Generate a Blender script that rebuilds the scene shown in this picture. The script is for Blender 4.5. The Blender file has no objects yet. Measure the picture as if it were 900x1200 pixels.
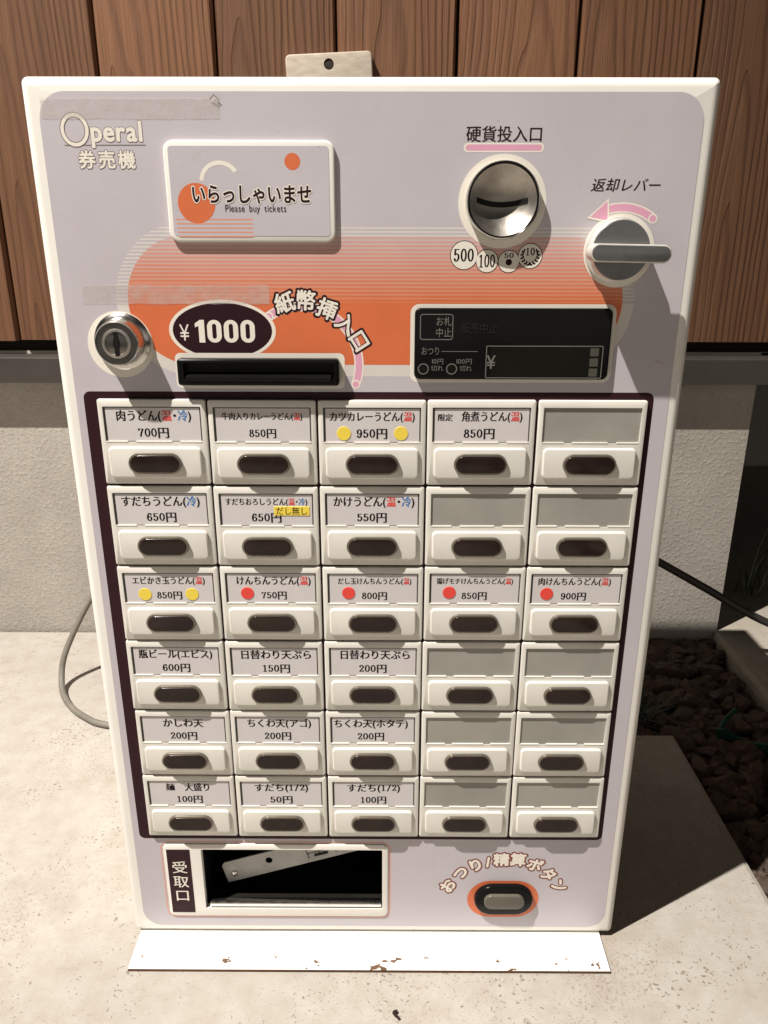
import bpy, bmesh, math, random
from mathutils import Vector, Matrix, noise
from math import sin, cos, pi, radians, sqrt, atan2

random.seed(7)
S = bpy.context.scene
C = S.collection

# ------------------------------------------------------------------ camera
cam = bpy.data.cameras.new('camera')
cam.sensor_fit = 'HORIZONTAL'
cam.sensor_width = 36.0
cam.lens = 36.0
cam.clip_start = 0.02
cam.clip_end = 100
camo = bpy.data.objects.new('camera', cam)
C.objects.link(camo)
camo.location = (0.0095, -0.5362, 0.5992)
camo.rotation_mode = 'XYZ'
camo.rotation_euler = (radians(70.759), radians(-0.110), radians(0.235))
S.camera = camo

# ------------------------------------------------------------------ night sky, added front fill glow and the wall lamp up on the left
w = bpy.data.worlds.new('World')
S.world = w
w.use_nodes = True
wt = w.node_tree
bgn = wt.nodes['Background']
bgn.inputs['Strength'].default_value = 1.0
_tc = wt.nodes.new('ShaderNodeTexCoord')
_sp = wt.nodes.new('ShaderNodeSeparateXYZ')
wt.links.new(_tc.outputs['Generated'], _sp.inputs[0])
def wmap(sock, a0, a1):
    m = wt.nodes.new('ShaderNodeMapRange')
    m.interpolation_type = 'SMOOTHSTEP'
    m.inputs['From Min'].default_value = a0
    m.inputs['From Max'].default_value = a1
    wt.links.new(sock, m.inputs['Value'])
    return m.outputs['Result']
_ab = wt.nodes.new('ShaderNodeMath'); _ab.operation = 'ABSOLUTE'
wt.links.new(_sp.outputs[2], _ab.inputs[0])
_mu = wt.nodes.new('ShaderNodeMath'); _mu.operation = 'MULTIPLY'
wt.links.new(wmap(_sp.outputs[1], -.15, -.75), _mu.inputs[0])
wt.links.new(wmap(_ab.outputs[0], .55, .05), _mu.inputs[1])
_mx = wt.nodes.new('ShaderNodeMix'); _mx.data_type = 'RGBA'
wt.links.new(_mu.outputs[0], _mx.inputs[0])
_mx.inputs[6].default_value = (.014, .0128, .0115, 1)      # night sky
_mx.inputs[7].default_value = (.46, .43, .395, 1)         # added fill glow from the front horizon to brighten the machine face
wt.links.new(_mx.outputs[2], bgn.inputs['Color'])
lamp = bpy.data.lights.new('wall_lamp', 'SPOT')
lamp.spot_size = radians(60)
lamp.spot_blend = 1.0
lamp.energy = 1680
lamp.color = (1.0, 0.94, 0.87)
lamp.shadow_soft_size = 0.022
lo = bpy.data.objects.new('wall_lamp', lamp)
lo.location = (-1.53, -0.95, 3.80)
lo.rotation_euler = (Vector((-.50, -.20, .10)) - Vector(lo.location)).to_track_quat('-Z', 'Y').to_euler()
C.objects.link(lo)

S.view_settings.view_transform = 'Standard'
S.view_settings.look = 'None'
S.view_settings.exposure = 0.0
S.view_settings.gamma = 1.0
S.cycles.use_denoising = True
S.cycles.max_bounces = 8

# ------------------------------------------------------------------ materials
class NT:
    def __init__(s, name):
        s.m = bpy.data.materials.new(name)
        s.m.use_nodes = True
        s.t = s.m.node_tree
        s.b = s.t.nodes['Principled BSDF']
    def n(s, kind, **kw):
        x = s.t.nodes.new(kind)
        for k, v in kw.items():
            if k.startswith('i_'):
                x.inputs[k[2:].replace('_', ' ')].default_value = v
            else:
                setattr(x, k, v)
        return x
    def l(s, a, b):
        s.t.links.new(a, b)
    def set(s, **kw):
        for k, v in kw.items():
            s.b.inputs[k.replace('_', ' ')].default_value = v
    def coord(s, scale=(1, 1, 1)):
        tc = s.n('ShaderNodeTexCoord')
        mp = s.n('ShaderNodeMapping')
        mp.inputs['Scale'].default_value = scale
        s.l(tc.outputs['Object'], mp.inputs['Vector'])
        return mp.outputs['Vector']
    def noise(s, vec, scale, detail=4, rough=.55, dist=0):
        x = s.n('ShaderNodeTexNoise')
        x.inputs['Scale'].default_value = scale
        x.inputs['Detail'].default_value = detail
        x.inputs['Roughness'].default_value = rough
        x.inputs['Distortion'].default_value = dist
        s.l(vec, x.inputs['Vector'])
        return x.outputs['Fac']
    def ramp(s, fac, stops):
        r = s.n('ShaderNodeValToRGB')
        e = r.color_ramp.elements
        while len(e) < len(stops):
            e.new(0.5)
        for el, (p, c) in zip(e, stops):
            el.position = p
            el.color = c if len(c) == 4 else (*c, 1)
        s.l(fac, r.inputs['Fac'])
        return r.outputs['Color']
    def mix(s, fac, a, b, mode='MIX'):
        x = s.n('ShaderNodeMix')
        x.data_type = 'RGBA'
        x.blend_type = mode
        for sock, v in ((x.inputs[0], fac), (x.inputs[6], a), (x.inputs[7], b)):
            if isinstance(v, (int, float)):
                sock.default_value = v
            elif isinstance(v, tuple):
                sock.default_value = v if len(v) == 4 else (*v, 1)
            else:
                s.l(v, sock)
        return x.outputs[2]
    def math(s, op, a, b=None):
        x = s.n('ShaderNodeMath')
        x.operation = op
        for i, v in enumerate((a, b)):
            if v is None:
                continue
            if isinstance(v, (int, float)):
                x.inputs[i].default_value = v
            else:
                s.l(v, x.inputs[i])
        return x.outputs[0]
    def bump(s, h, strength, dist):
        x = s.n('ShaderNodeBump')
        x.inputs['Strength'].default_value = strength
        x.inputs['Distance'].default_value = dist
        s.l(h, x.inputs['Height'])
        s.l(x.outputs['Normal'], s.b.inputs['Normal'])

def grime(name, col, rough=.4, amount=.12, scale=30, bump=0.0, spec=.35, metal=0.0, coat=0.0, rand=False):
    """plastic, paint or ink with faint uneven tone and roughness"""
    k = NT(name)
    v = k.coord()
    if rand:
        oi = k.n('ShaderNodeObjectInfo')
        cb_ = k.n('ShaderNodeVectorMath', operation='ADD')
        sc_ = k.n('ShaderNodeVectorMath', operation='SCALE')
        k.l(oi.outputs['Location'], sc_.inputs[0]); sc_.inputs['Scale'].default_value = 9.0
        k.l(v, cb_.inputs[0]); k.l(sc_.outputs[0], cb_.inputs[1])
        v = cb_.outputs[0]
    f = k.noise(v, scale, 5, .6)
    d = tuple(c * (1 - amount) for c in col)
    u = tuple(min(1, c * (1 + amount * .5)) for c in col)
    k.l(k.ramp(f, [(.3, d), (.7, u)]), k.b.inputs['Base Color'])
    f2 = k.noise(v, scale * 3, 3)
    k.l(k.math('ADD', k.math('MULTIPLY', f2, .16), rough - .08), k.b.inputs['Roughness'])
    k.set(Metallic=metal, Specular_IOR_Level=spec, Coat_Weight=coat)
    if bump:
        k.bump(f2, bump, .0004)
    return k.m

M = {}
M['paint'] = grime('cream_paint', (.74, .715, .665), .38, .05, 14, .05)
M['lilac'] = None
M['cream'] = grime('cream_print', (.74, .70, .62), .4, .04)
M['plastic'] = grime('ivory_plastic', (.665, .64, .585), .36, .09, 22, .03, rand=True)
M['ink'] = grime('maroon_ink', (.024, .008, .012), .5, .1, 30, 0, .12)
M['frame_ink'] = grime('maroon_panel', (.030, .010, .014), .45, .15, 12, 0, .12)
M['black'] = grime('black_plastic', (.006, .006, .006), .2, .2, 20, 0, .10)
M['dark'] = grime('dark_cavity', (.010, .009, .008), .5, .3, 30, 0, .15)
M['orange'] = grime('orange_print', (.60, .145, .055), .42, .06, 20)
M['stripe'] = grime('salmon_print', (.68, .255, .15), .42, .06, 20)
M['stripe_pale'] = grime('pale_pink_print', (.60, .42, .39), .42, .05)
M['stripe_top'] = grime('salmon_print_light', (.60, .285, .215), .45, .06, 20)
M['ground_top'] = grime('pale_print', (.525, .405, .41), .45, .06, 20)
M['ground_mid'] = grime('rose_print', (.575, .325, .275), .45, .06, 20)
M['ground_low'] = grime('peach_print', (.60, .235, .13), .45, .06, 20)
M['cream_pale'] = grime('cream_print_worn', (.62, .575, .53), .45, .06, 20)
M['edge_ink'] = grime('brown_edge_ink', (.17, .125, .125), .5, .1)
M['lever_side'] = grime('lit_lever_plating', (.62, .60, .56), .42, .15, 60, .1, .5, .35)  # lever sides coloured lighter than its front to stand for light from above
M['pink'] = grime('pink_print', (.66, .33, .45), .42, .05)
M['redline'] = grime('red_outline_print', (.19, .040, .024), .5, .06)
M['text_black'] = grime('black_text_ink', (.014, .010, .011), .6, .1, 30, 0, .1)
M['text_red'] = grime('red_text_ink', (.62, .07, .06), .6, .1)
M['text_blue'] = grime('blue_text_ink', (.05, .17, .42), .6, .1)
M['paper'] = grime('label_paper', (.57, .535, .535), .45, .04, 40)
M['blank'] = grime('blank_label_film', (.300, .288, .255), .25, .16, 16, rand=True)
M['yellow'] = grime('yellow_sticker', (.78, .60, .07), .5, .05)
M['red'] = grime('red_sticker', (.72, .06, .045), .5, .05)
M['lens'] = grime('smoky_lens', (.021, .012, .010), .14, .35, 50, 0, .24, rand=True)
M['chrome'] = grime('worn_chrome', (.62, .60, .57), .2, .12, 60, .08, .5, 1.0)
M['satin'] = grime('satin_chrome', (.42, .39, .35), .42, .2, 90, .2, .5, 1.0)
M['darkmetal'] = grime('dark_nickel', (.19, .18, .165), .3, .2, 60, .1, .5, 1.0)
M['lever_face'] = grime('lever_face_grey', (.20, .20, .20), .33, .2, 40, .05, .5, .75)
M['scrub'] = grime('display_text_grey', (.15, .145, .13), .5, .1, 30, 0, .1)
M['scrub_dim'] = grime('display_ghost_text', (.020, .018, .015), .5, .1, 30, 0, .1)
M['lcd_mark'] = grime('display_dim_square', (.075, .072, .06), .4, .15, 60, 0, .1)
M['lcd'] = grime('lcd_glass', (.010, .010, .008), .15, .2, 30, 0, .12)
M['greybtn'] = grime('grey_push_button', (.105, .095, .076), .3, .08)
M['bracket_metal'] = grime('dull_zinc', (.34, .33, .31), .45, .2, 60, .1, .5, .35)
M['rust'] = grime('rust', (.12, .055, .025), .8, .4, 120)
M['notch'] = grime('shadow_grey_plastic', (.20, .19, .17), .5, .1)
M['cable_grey'] = grime('grey_cable', (.165, .15, .125), .55, .2, 50)
M['cable_black'] = grime('black_cable', (.035, .030, .026), .5, .2, 50)
M['flash'] = grime('painted_flashing', (.045, .038, .033), .6, .2, 15, .1)
M['green'] = grime('green_plastic', (.008, .055, .030), .5, .3, 30)
M['scrap'] = grime('dried_leaf', (.03, .018, .014), .6, .4, 300)

# lilac face sheet: faint vertical fading and scuffs that belong to the old sticker
k = NT('lilac_sheet')
v = k.coord()
f = k.noise(v, 9, 6, .6)
f2 = k.noise(k.coord((6, 1, 40)), 6, 3)
c = k.ramp(f, [(.3, (.450, .418, .452)), (.72, (.500, .466, .502))])
sp = k.ramp(k.noise(v, 130, 2, .5), [(.66, (0, 0, 0)), (.76, (1, 1, 1))])
c = k.mix(k.math('MULTIPLY', sp, .10), c, (.30, .26, .24))
sc1 = k.ramp(k.noise(k.coord((1.5, 1, 26)), 8, 5, .75, .6), [(.63, (0,) * 3), (.70, (1,) * 3)])
c = k.mix(k.math('MULTIPLY', sc1, .16), c, (.60, .56, .56))
sm = k.ramp(k.noise(v, 4.2, 6, .7, .5), [(.48, (0,) * 3), (.75, (1,) * 3)])
c = k.mix(k.math('MULTIPLY', sm, .30), c, (.40, .355, .365))
fl = k.ramp(k.noise(v, 310, 2, .5), [(.70, (0,) * 3), (.76, (1,) * 3)])
c = k.mix(k.math('MULTIPLY', fl, .35), c, (.22, .18, .16))
k.l(c, k.b.inputs['Base Color'])
k.l(k.math('ADD', k.math('MULTIPLY', f2, .2), .34), k.b.inputs['Roughness'])
k.bump(k.noise(v, 60, 3), .04, .0005)
M['lilac'] = k.m

# sticky tape remains
k = NT('old_tape')
v = k.coord()
f = k.noise(k.coord((1, 1, 4)), 60, 6, .7)
k.l(k.ramp(f, [(.3, (.56, .50, .47)), (.7, (.66, .60, .56))]), k.b.inputs['Base Color'])
k.l(k.math('MULTIPLY', k.ramp(k.noise(v, 90, 5, .7), [(.3, (.14,) * 3), (.7, (.50,) * 3)]), 1.0), k.b.inputs['Alpha'])
k.set(Roughness=.45)
k.bump(f, .12, .0005)
M['tape'] = k.m

# smoky clear resin is not needed: glass cover of the blank windows is the film itself

# wooden boards
def wood():
    k = NT('brown_boards')
    tc = k.n('ShaderNodeTexCoord')
    sep = k.n('ShaderNodeSeparateXYZ')
    k.l(tc.outputs['Object'], sep.inputs[0])
    X, Z = sep.outputs[0], sep.outputs[2]
    PITCH = .1536
    u = k.math('DIVIDE', k.math('ADD', X, .3631 + 40 * PITCH), PITCH)
    idx = k.math('FLOOR', u)
    fr = k.math('FRACT', u)
    wn = k.n('ShaderNodeTexWhiteNoise', noise_dimensions='1D')
    k.l(idx, wn.inputs['W'])
    rnd = wn.outputs['Value']
    wn2 = k.n('ShaderNodeTexWhiteNoise', noise_dimensions='1D')
    k.l(k.math('ADD', idx, 71.3), wn2.inputs['W'])
    rnd2 = wn2.outputs['Value']
    # shifted coordinates per board
    comb = k.n('ShaderNodeCombineXYZ')
    k.l(k.math('ADD', X, k.math('MULTIPLY', rnd, 9.)), comb.inputs[0])
    k.l(k.math('MULTIPLY', rnd2, 7.), comb.inputs[1])
    k.l(k.math('MULTIPLY', Z, .16), comb.inputs[2])
    warp = k.noise(comb.outputs[0], 14, 3, .5)
    # heart line of each board, off centre
    heart = k.math('ADD', k.math('MULTIPLY', rnd, .7), .05)
    dx = k.math('MULTIPLY', k.math('SUBTRACT', fr, heart), PITCH)
    dz = k.math('ADD', k.math('MULTIPLY', Z, .045), k.math('ADD', k.math('MULTIPLY', rnd2, .03), -.02))
    r = k.math('SQRT', k.math('ADD', k.math('MULTIPLY', dx, dx), k.math('MULTIPLY', dz, dz)))
    r = k.math('ADD', r, k.math('MULTIPLY', k.math('SUBTRACT', warp, .5), .030))
    rings = k.math('FRACT', k.math('MULTIPLY', r, 125.))
    late = k.ramp(rings, [(0.0, (.25,) * 3), (.55, (.12,) * 3), (.86, (.95,) * 3), (.97, (.85,) * 3), (1.0, (.25,) * 3)])
    comb2 = k.n('ShaderNodeCombineXYZ')
    k.l(k.math('MULTIPLY', k.math('ADD', X, k.math('MULTIPLY', rnd, 3.)), 1.), comb2.inputs[0])
    k.l(k.math('MULTIPLY', Z, .018), comb2.inputs[2])
    fine = k.noise(comb2.outputs[0], 620, 3, .6)
    streak = k.noise(comb2.outputs[0], 90, 4, .6)
    base = k.ramp(streak, [(.25, (.110, .050, .024)), (.5, (.165, .077, .036)), (.78, (.228, .114, .055))])
    base = k.mix(k.math('MULTIPLY', late, .60), base, (.058, .024, .013))
    base = k.mix(.35, base, k.ramp(fine, [(.3, (.07, .030, .017)), (.7, (.22, .105, .056))]))
    tint = k.math('ADD', k.math('MULTIPLY', rnd2, .50), .80)
    tc3 = k.n('ShaderNodeCombineColor')
    for i in range(3):
        k.l(tint, tc3.inputs[i])
    base = k.mix(1.0, base, tc3.outputs[0], 'MULTIPLY')
    # knots
    vo = k.n('ShaderNodeTexVoronoi', feature='F1')
    mp = k.n('ShaderNodeMapping')
    mp.inputs['Scale'].default_value = (7.3, .001, 3.1)
    mp.inputs['Location'].default_value = (.37, 0, .62)
    k.l(tc.outputs['Object'], mp.inputs['Vector'])
    vo.inputs['Scale'].default_value = 1
    k.l(mp.outputs[0], vo.inputs['Vector'])
    kn = k.ramp(vo.outputs['Distance'], [(0, (1,) * 3), (.035, (.8,) * 3), (.07, (0,) * 3)])
    base = k.mix(k.math('MULTIPLY', kn, .55), base, (.10, .045, .022))
    k.l(base, k.b.inputs['Base Color'])
    k.set(Roughness=.62, Specular_IOR_Level=.3)
    h = k.math('ADD', k.math('MULTIPLY', late, -.8), k.math('MULTIPLY', fine, .5))
    k.bump(h, .7, .002)
    return k.m
M['wood'] = wood()
M['wood_gap'] = grime('gap_black', (.012, .009, .007), .9, .2)

# concrete ground
def concrete(name, lo_, hi_, stain, pits=.8, bump=.35):
    k = NT(name)
    v = k.coord()
    f = k.noise(v, 3.2, 8, .62, .4)
    f2 = k.noise(v, 45, 6, .65)
    c = k.ramp(f, [(.28, lo_), (.66, hi_)])
    c = k.mix(k.math('MULTIPLY', k.ramp(f2, [(.35, (1,) * 3), (.6, (0,) * 3)]), .22), c, stain)
    big = k.ramp(k.noise(v, 7.5, 5, .6, .8), [(.55, (0,) * 3), (.78, (1,) * 3)])
    c = k.mix(k.math('MULTIPLY', big, .30), c, stain)
    # small dark pits and specks, ragged and clustered
    wob = k.n('ShaderNodeTexNoise')
    wob.inputs['Scale'].default_value = 190
    wob.inputs['Detail'].default_value = 3
    k.l(v, wob.inputs['Vector'])
    wv = k.n('ShaderNodeVectorMath', operation='SCALE')
    k.l(wob.outputs['Color'], wv.inputs[0])
    wv.inputs['Scale'].default_value = .010
    va = k.n('ShaderNodeVectorMath', operation='ADD')
    k.l(v, va.inputs[0]); k.l(wv.outputs[0], va.inputs[1])
    def specks(scale, thr, gain, nsc):
        vo = k.n('ShaderNodeTexVoronoi', feature='F1')
        vo.inputs['Scale'].default_value = scale
        k.l(va.outputs[0], vo.inputs['Vector'])
        sz = k.noise(v, nsc, 4, .7)
        lim = k.math('MULTIPLY', k.math('SUBTRACT', sz, thr), gain)
        return k.math('LESS_THAN', vo.outputs['Distance'], lim)
    spot = specks(200, .37, 1.0, 11)
    spot2 = specks(105, .455, .80, 15)
    spot3 = specks(330, .36, 1.1, 7)
    c = k.mix(k.math('MULTIPLY', spot3, pits * .55), c, tuple(x * .8 for x in stain))
    c = k.mix(k.math('MULTIPLY', spot, pits * .8), c, tuple(x * .55 for x in stain))
    c = k.mix(k.math('MULTIPLY', spot2, pits * .72), c, tuple(x * .6 for x in stain))
    # faint scratch marks
    sc = k.noise(k.coord((3, 30, 1)), 9, 4, .7, 1.4)
    c = k.mix(k.math('MULTIPLY', k.ramp(sc, [(.60, (0,) * 3), (.66, (1,) * 3)]), .16), c, stain)
    k.l(c, k.b.inputs['Base Color'])
    k.set(Roughness=.88, Specular_IOR_Level=.25)
    h = k.math('ADD', k.math('MULTIPLY', f2, .6), k.math('MULTIPLY', spot, -.5))
    h = k.math('ADD', h, k.math('MULTIPLY', k.noise(v, 240, 3), .35))
    k.bump(h, bump, .0022)
    return k.m
M['slab'] = concrete('trowelled_concrete', (.310, .288, .256), (.402, .375, .335), (.20, .150, .100))
M['paving'] = concrete('old_paving', (.34, .31, .26), (.45, .41, .35), (.22, .19, .13), .6)

k = NT('sprayed_render')
v = k.coord()
f = k.noise(v, 7, 8, .68)
c = k.ramp(f, [(.3, (.325, .295, .258)), (.7, (.43, .398, .355))])
g = k.noise(v, 140, 5, .68)
c = k.mix(k.math('MULTIPLY', k.ramp(g, [(.35, (1,) * 3), (.6, (0,) * 3)]), .22), c, (.17, .15, .13))
k.l(c, k.b.inputs['Base Color'])
k.set(Roughness=.9, Specular_IOR_Level=.2)
big = k.ramp(k.noise(v, 190, 2, .5), [(.50, (0,) * 3), (.70, (1,) * 3)])
h = k.math('ADD', k.math('MULTIPLY', g, .6), k.math('MULTIPLY', big, .7))
k.bump(h, .26, .003)
M['render'] = k.m

k = NT('brown_stones')
gi = k.n('ShaderNodeNewGeometry')
v = k.coord()
c = k.ramp(gi.outputs['Random Per Island'], [(0, (.040, .024, .017)), (.4, (.075, .044, .030)), (.75, (.13, .075, .050)), (1, (.095, .072, .054))])
c = k.mix(.5, c, k.ramp(k.noise(v, 120, 5, .6), [(.3, (.014, .010, .008)), (.7, (.105, .072, .052))]))
k.l(c, k.b.inputs['Base Color'])
k.set(Roughness=.85)
k.bump(k.noise(v, 220, 4), .5, .002)
M['stone'] = k.m
M['soil'] = grime('dark_soil', (.035, .024, .016), .95, .5, 80, .6)
M['grass'] = grime('dark_grass', (.030, .050, .030), .55, .4, 50)

# white enamel foot plate with chipped, rusty edges
k = NT('chipped_enamel')
v = k.coord()
chip = k.noise(k.coord((.5, 1, 1)), 95, 4, .65)
sep = k.n('ShaderNodeSeparateXYZ')
k.l(v, sep.inputs[0])
edge = k.math('MULTIPLY', k.math('LESS_THAN', sep.outputs[1], -.0245), .085)
m_ = k.math('GREATER_THAN', k.math('ADD', chip, edge), .718)
c = k.mix(m_, (.86, .84, .80), (.13, .075, .045))
k.l(c, k.b.inputs['Base Color'])
k.set(Roughness=.4)
M['enamel'] = k.m

# ------------------------------------------------------------------ helpers
def tag(o, label=None, cat=None, group=None, kind=None):
    if label: o['label'] = label
    if cat: o['category'] = cat
    if group: o['group'] = group
    if kind: o['kind'] = kind
    return o

def empty(name, loc, label, cat):
    o = bpy.data.objects.new(name, None)
    o.location = loc
    o.empty_display_size = .05
    C.objects.link(o)
    return tag(o, label, cat)

class MB:
    """collects faces with material slots, built as one mesh object"""
    def __init__(s):
        s.bm = bmesh.new()
        s.mats = []
    def mi(s, m):
        if m not in s.mats:
            s.mats.append(m)
        return s.mats.index(m)
    def face(s, vs, mat):
        try:
            f = s.bm.faces.new(vs)
            f.material_index = s.mi(mat)
            return f
        except ValueError:
            return None
    def poly(s, pts, mat, y=None):
        vs = [s.bm.verts.new((p[0], y, p[1]) if y is not None else p) for p in pts]
        return s.face(vs, mat)
    def ring(s, a, b, mat):
        n = len(a)
        for i in range(n):
            s.face([a[i], a[(i + 1) % n], b[(i + 1) % n], b[i]], mat)
    def loop(s, pts, y):
        return [s.bm.verts.new((p[0], y, p[1])) for p in pts]
    def fill(s, loops, mat):
        """flat fill of an outer loop with holes"""
        ed = []
        for lp in loops:
            for i in range(len(lp)):
                a, b = lp[i], lp[(i + 1) % len(lp)]
                e = s.bm.edges.get((a, b)) or s.bm.edges.new((a, b))
                ed.append(e)
        r = bmesh.ops.triangle_fill(s.bm, edges=ed, use_beauty=True, use_dissolve=False)
        i = s.mi(mat)
        for g in r['geom']:
            if isinstance(g, bmesh.types.BMFace):
                g.material_index = i
    def slab(s, shape, yb, yf, bev, mat, holes=(), seg=3, back=False, hole_mat=None, top=None, prof=None):
        """shape(inset) gives a loop; front at yf (towards the viewer), back at yb; holes = [(loop_pts, y_bottom)]"""
        prev = s.loop(shape(0), yb)
        if back:
            s.face(list(reversed(prev)), mat)
        steps = [(0.0, yf + bev)]
        for i in range(1, seg + 1):
            a = pi / 2 * i / seg
            steps.append((bev * (1 - cos(a)), yf + bev * (1 - sin(a))))
        if bev == 0:
            steps = [(0.0, yf)]
        for ins, y in steps:
            cur = s.loop(shape(ins), y)
            s.ring(prev, cur, mat)
            prev = cur
        if not holes:
            s.face(prev, top or mat)
        else:
            hl = []
            for pts, yd in holes:
                h = s.loop(pts, yf)
                d = s.loop(pts, yd)
                s.ring(d, h, hole_mat or mat)
                hl.append(h)
            s.fill([prev] + hl, top or mat)
    def lathe(s, cx, cz, prof, mat, n=48, sx=1.0, sz=1.0, cap=True, mats=None):
        """prof: list of (radius, y)"""
        prev = None
        for i, (r, y) in enumerate(prof):
            cur = [s.bm.verts.new((cx + sx * r * cos(2 * pi * j / n), y, cz + sz * r * sin(2 * pi * j / n))) for j in range(n)]
            if prev:
                s.ring(prev, cur, mats[i] if mats else mat)
            prev = cur
        if cap:
            s.face(prev, mats[-1] if mats else mat)
    def box(s, x0, x1, y0, y1, z0, z1, mat):
        v = [s.bm.verts.new(p) for p in ((x0, y0, z0), (x1, y0, z0), (x1, y1, z0), (x0, y1, z0), (x0, y0, z1), (x1, y0, z1), (x1, y1, z1), (x0, y1, z1))]
        for q in ((0, 1, 5, 4), (1, 2, 6, 5), (2, 3, 7, 6), (3, 0, 4, 7), (4, 5, 6, 7), (3, 2, 1, 0)):
            s.face([v[i] for i in q], mat)
    def add(s, verts, polys, mat, fn):
        vs = [s.bm.verts.new(fn(p)) for p in verts]
        for q in polys:
            s.face([vs[i] for i in q], mat)
    def build(s, name, parent=None, smooth=35, recalc=True, loc=None):
        if recalc:
            bmesh.ops.recalc_face_normals(s.bm, faces=s.bm.faces[:])
        me = bpy.data.meshes.new(name)
        s.bm.to_mesh(me)
        s.bm.free()
        for m in s.mats:
            me.materials.append(M[m])
        if smooth:
            for p in me.polygons:
                p.use_smooth = True
            me.set_sharp_from_angle(angle=radians(smooth))
        o = bpy.data.objects.new(name, me)
        C.objects.link(o)
        if parent:
            o.parent = parent
        if loc:
            o.location = loc
        return o

def rrect(cx, cz, wd, ht, r, n=6):
    def f(ins=0):
        W, H = wd / 2 - ins, ht / 2 - ins
        R = max(min(r - ins, W, H), 1e-5)
        pts = []
        for qx, qz, a0 in ((1, 1, 0), (-1, 1, pi / 2), (-1, -1, pi), (1, -1, 3 * pi / 2)):
            for i in range(n + 1):
                a = a0 + pi / 2 * i / n
                pts.append((cx + qx * (W - R) + R * cos(a), cz + qz * (H - R) + R * sin(a)))
        return pts
    return f

def ell(cx, cz, rx, rz, n=48):
    def f(ins=0):
        return [(cx + (rx - ins) * cos(2 * pi * i / n), cz + (rz - ins) * sin(2 * pi * i / n)) for i in range(n)]
    return f

def catmull(pts, n=6, closed=False):
    out = []
    m = len(pts)
    rng = range(m if closed else m - 1)
    for i in rng:
        g = (lambda q: pts[q % m]) if closed else (lambda q: pts[max(0, min(m - 1, q))])
        p0, p1, p2, p3 = g(i - 1), g(i), g(i + 1), g(i + 2)
        for j in range(n):
            t = j / n
            out.append(tuple(.5 * (2 * b + (c_ - a) * t + (2 * a - 5 * b + 4 * c_ - d) * t * t + (3 * b - a - 3 * c_ + d) * t ** 3)
                             for a, b, c_, d in zip(p0, p1, p2, p3)))
    if not closed:
        out.append(tuple(pts[-1]))
    return out

def tube(mb, path, r, mat, n=10, flat=1.0):
    prev = None
    P = [Vector(p) for p in path]
    side = None
    for i, p in enumerate(P):
        d = (P[min(i + 1, len(P) - 1)] - P[max(i - 1, 0)]).normalized()
        if side is None:
            side = d.orthogonal().normalized()
        side = (side - d * side.dot(d)).normalized()
        up = d.cross(side)
        cur = [mb.bm.verts.new(p + r * (side * cos(2 * pi * j / n) + up * flat * sin(2 * pi * j / n))) for j in range(n)]
        if prev:
            mb.ring(prev, cur, mat)
        else:
            mb.face(cur[::-1], mat)
        prev = cur
    mb.face(prev, mat)

# ------------------------------------------------------------------ lettering
_gc = {}
def raw_glyph(ch, off=0.0):
    key = (ch, off)
    if key not in _gc:
        cu = bpy.data.curves.new('glyph', 'FONT')
        cu.body = ch
        cu.size = 1
        cu.offset = off
        cu.resolution_u = 3
        ob = bpy.data.objects.new('glyph', cu)
        C.objects.link(ob)
        me = bpy.data.meshes.new_from_object(ob.evaluated_get(bpy.context.evaluated_depsgraph_get()))
        vs = [(v.co.x, v.co.y) for v in me.vertices]
        ps = [tuple(p.vertices) for p in me.polygons]
        C.objects.unlink(ob)
        bpy.data.objects.remove(ob)
        bpy.data.curves.remove(cu)
        bpy.data.meshes.remove(me)
        if ord(ch) > 0x2e7f:
            adv = 1.0
        elif ch == ' ':
            adv = .5
        elif ch == '/':
            adv = .52
        elif ch == '・':
            adv = .5
        else:
            adv = (max(v[0] for v in vs) if vs else .3) + .06
        _gc[key] = (vs, ps, adv)
    return _gc[key]

def circ(cx, cy, rx, ry, a0=0, a1=2 * pi, n=20):
    return [(cx + rx * cos(a0 + (a1 - a0) * i / n), cy + ry * sin(a0 + (a1 - a0) * i / n)) for i in range(n + 1)]

DIG = {
    '0': [circ(.25, .35, .17, .32)],
    '/': [[(.12, -.04), (.40, .72)]],
    '1': [[(.25, .66), (.25, .02)], [(.12, .57), (.25, .66)], [(.12, .018), (.38, .018)]],
    '2': [catmull([(.11, .52), (.15, .64), (.27, .675), (.38, .60), (.385, .48), (.28, .30), (.10, .05)]), [(.09, .045), (.40, .045)], [(.40, .045), (.42, .14)], circ(.115, .53, .02, .03, n=6)],
    '4': [[(.31, .66), (.31, .02)], [(.31, .66), (.06, .22)], [(.06, .21), (.44, .21)], [(.2, .018), (.42, .018)]],
    '5': [[(.13, .645), (.39, .645)], [(.13, .65), (.12, .36)], catmull([(.12, .36), (.24, .42), (.37, .35), (.385, .19), (.29, .05), (.16, .03), (.09, .12)]), circ(.105, .13, .02, .03, n=6)],
    '6': [catmull([(.38, .56), (.33, .65), (.22, .66), (.12, .50), (.09, .28), (.13, .09), (.25, .02), (.37, .09), (.40, .22), (.35, .36), (.25, .39), (.14, .33), (.10, .24)]), circ(.375, .56, .02, .03, n=6)],
    '7': [[(.09, .635), (.42, .635)], [(.085, .65), (.085, .52)], catmull([(.42, .63), (.31, .40), (.24, .20), (.22, .02)])],
    '8': [circ(.25, .52, .125, .145), circ(.25, .185, .165, .17)],
    '9': None,
}
DIG['9'] = [[(.5 - x, .68 - y) for x, y in st] for st in DIG['6']]

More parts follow.
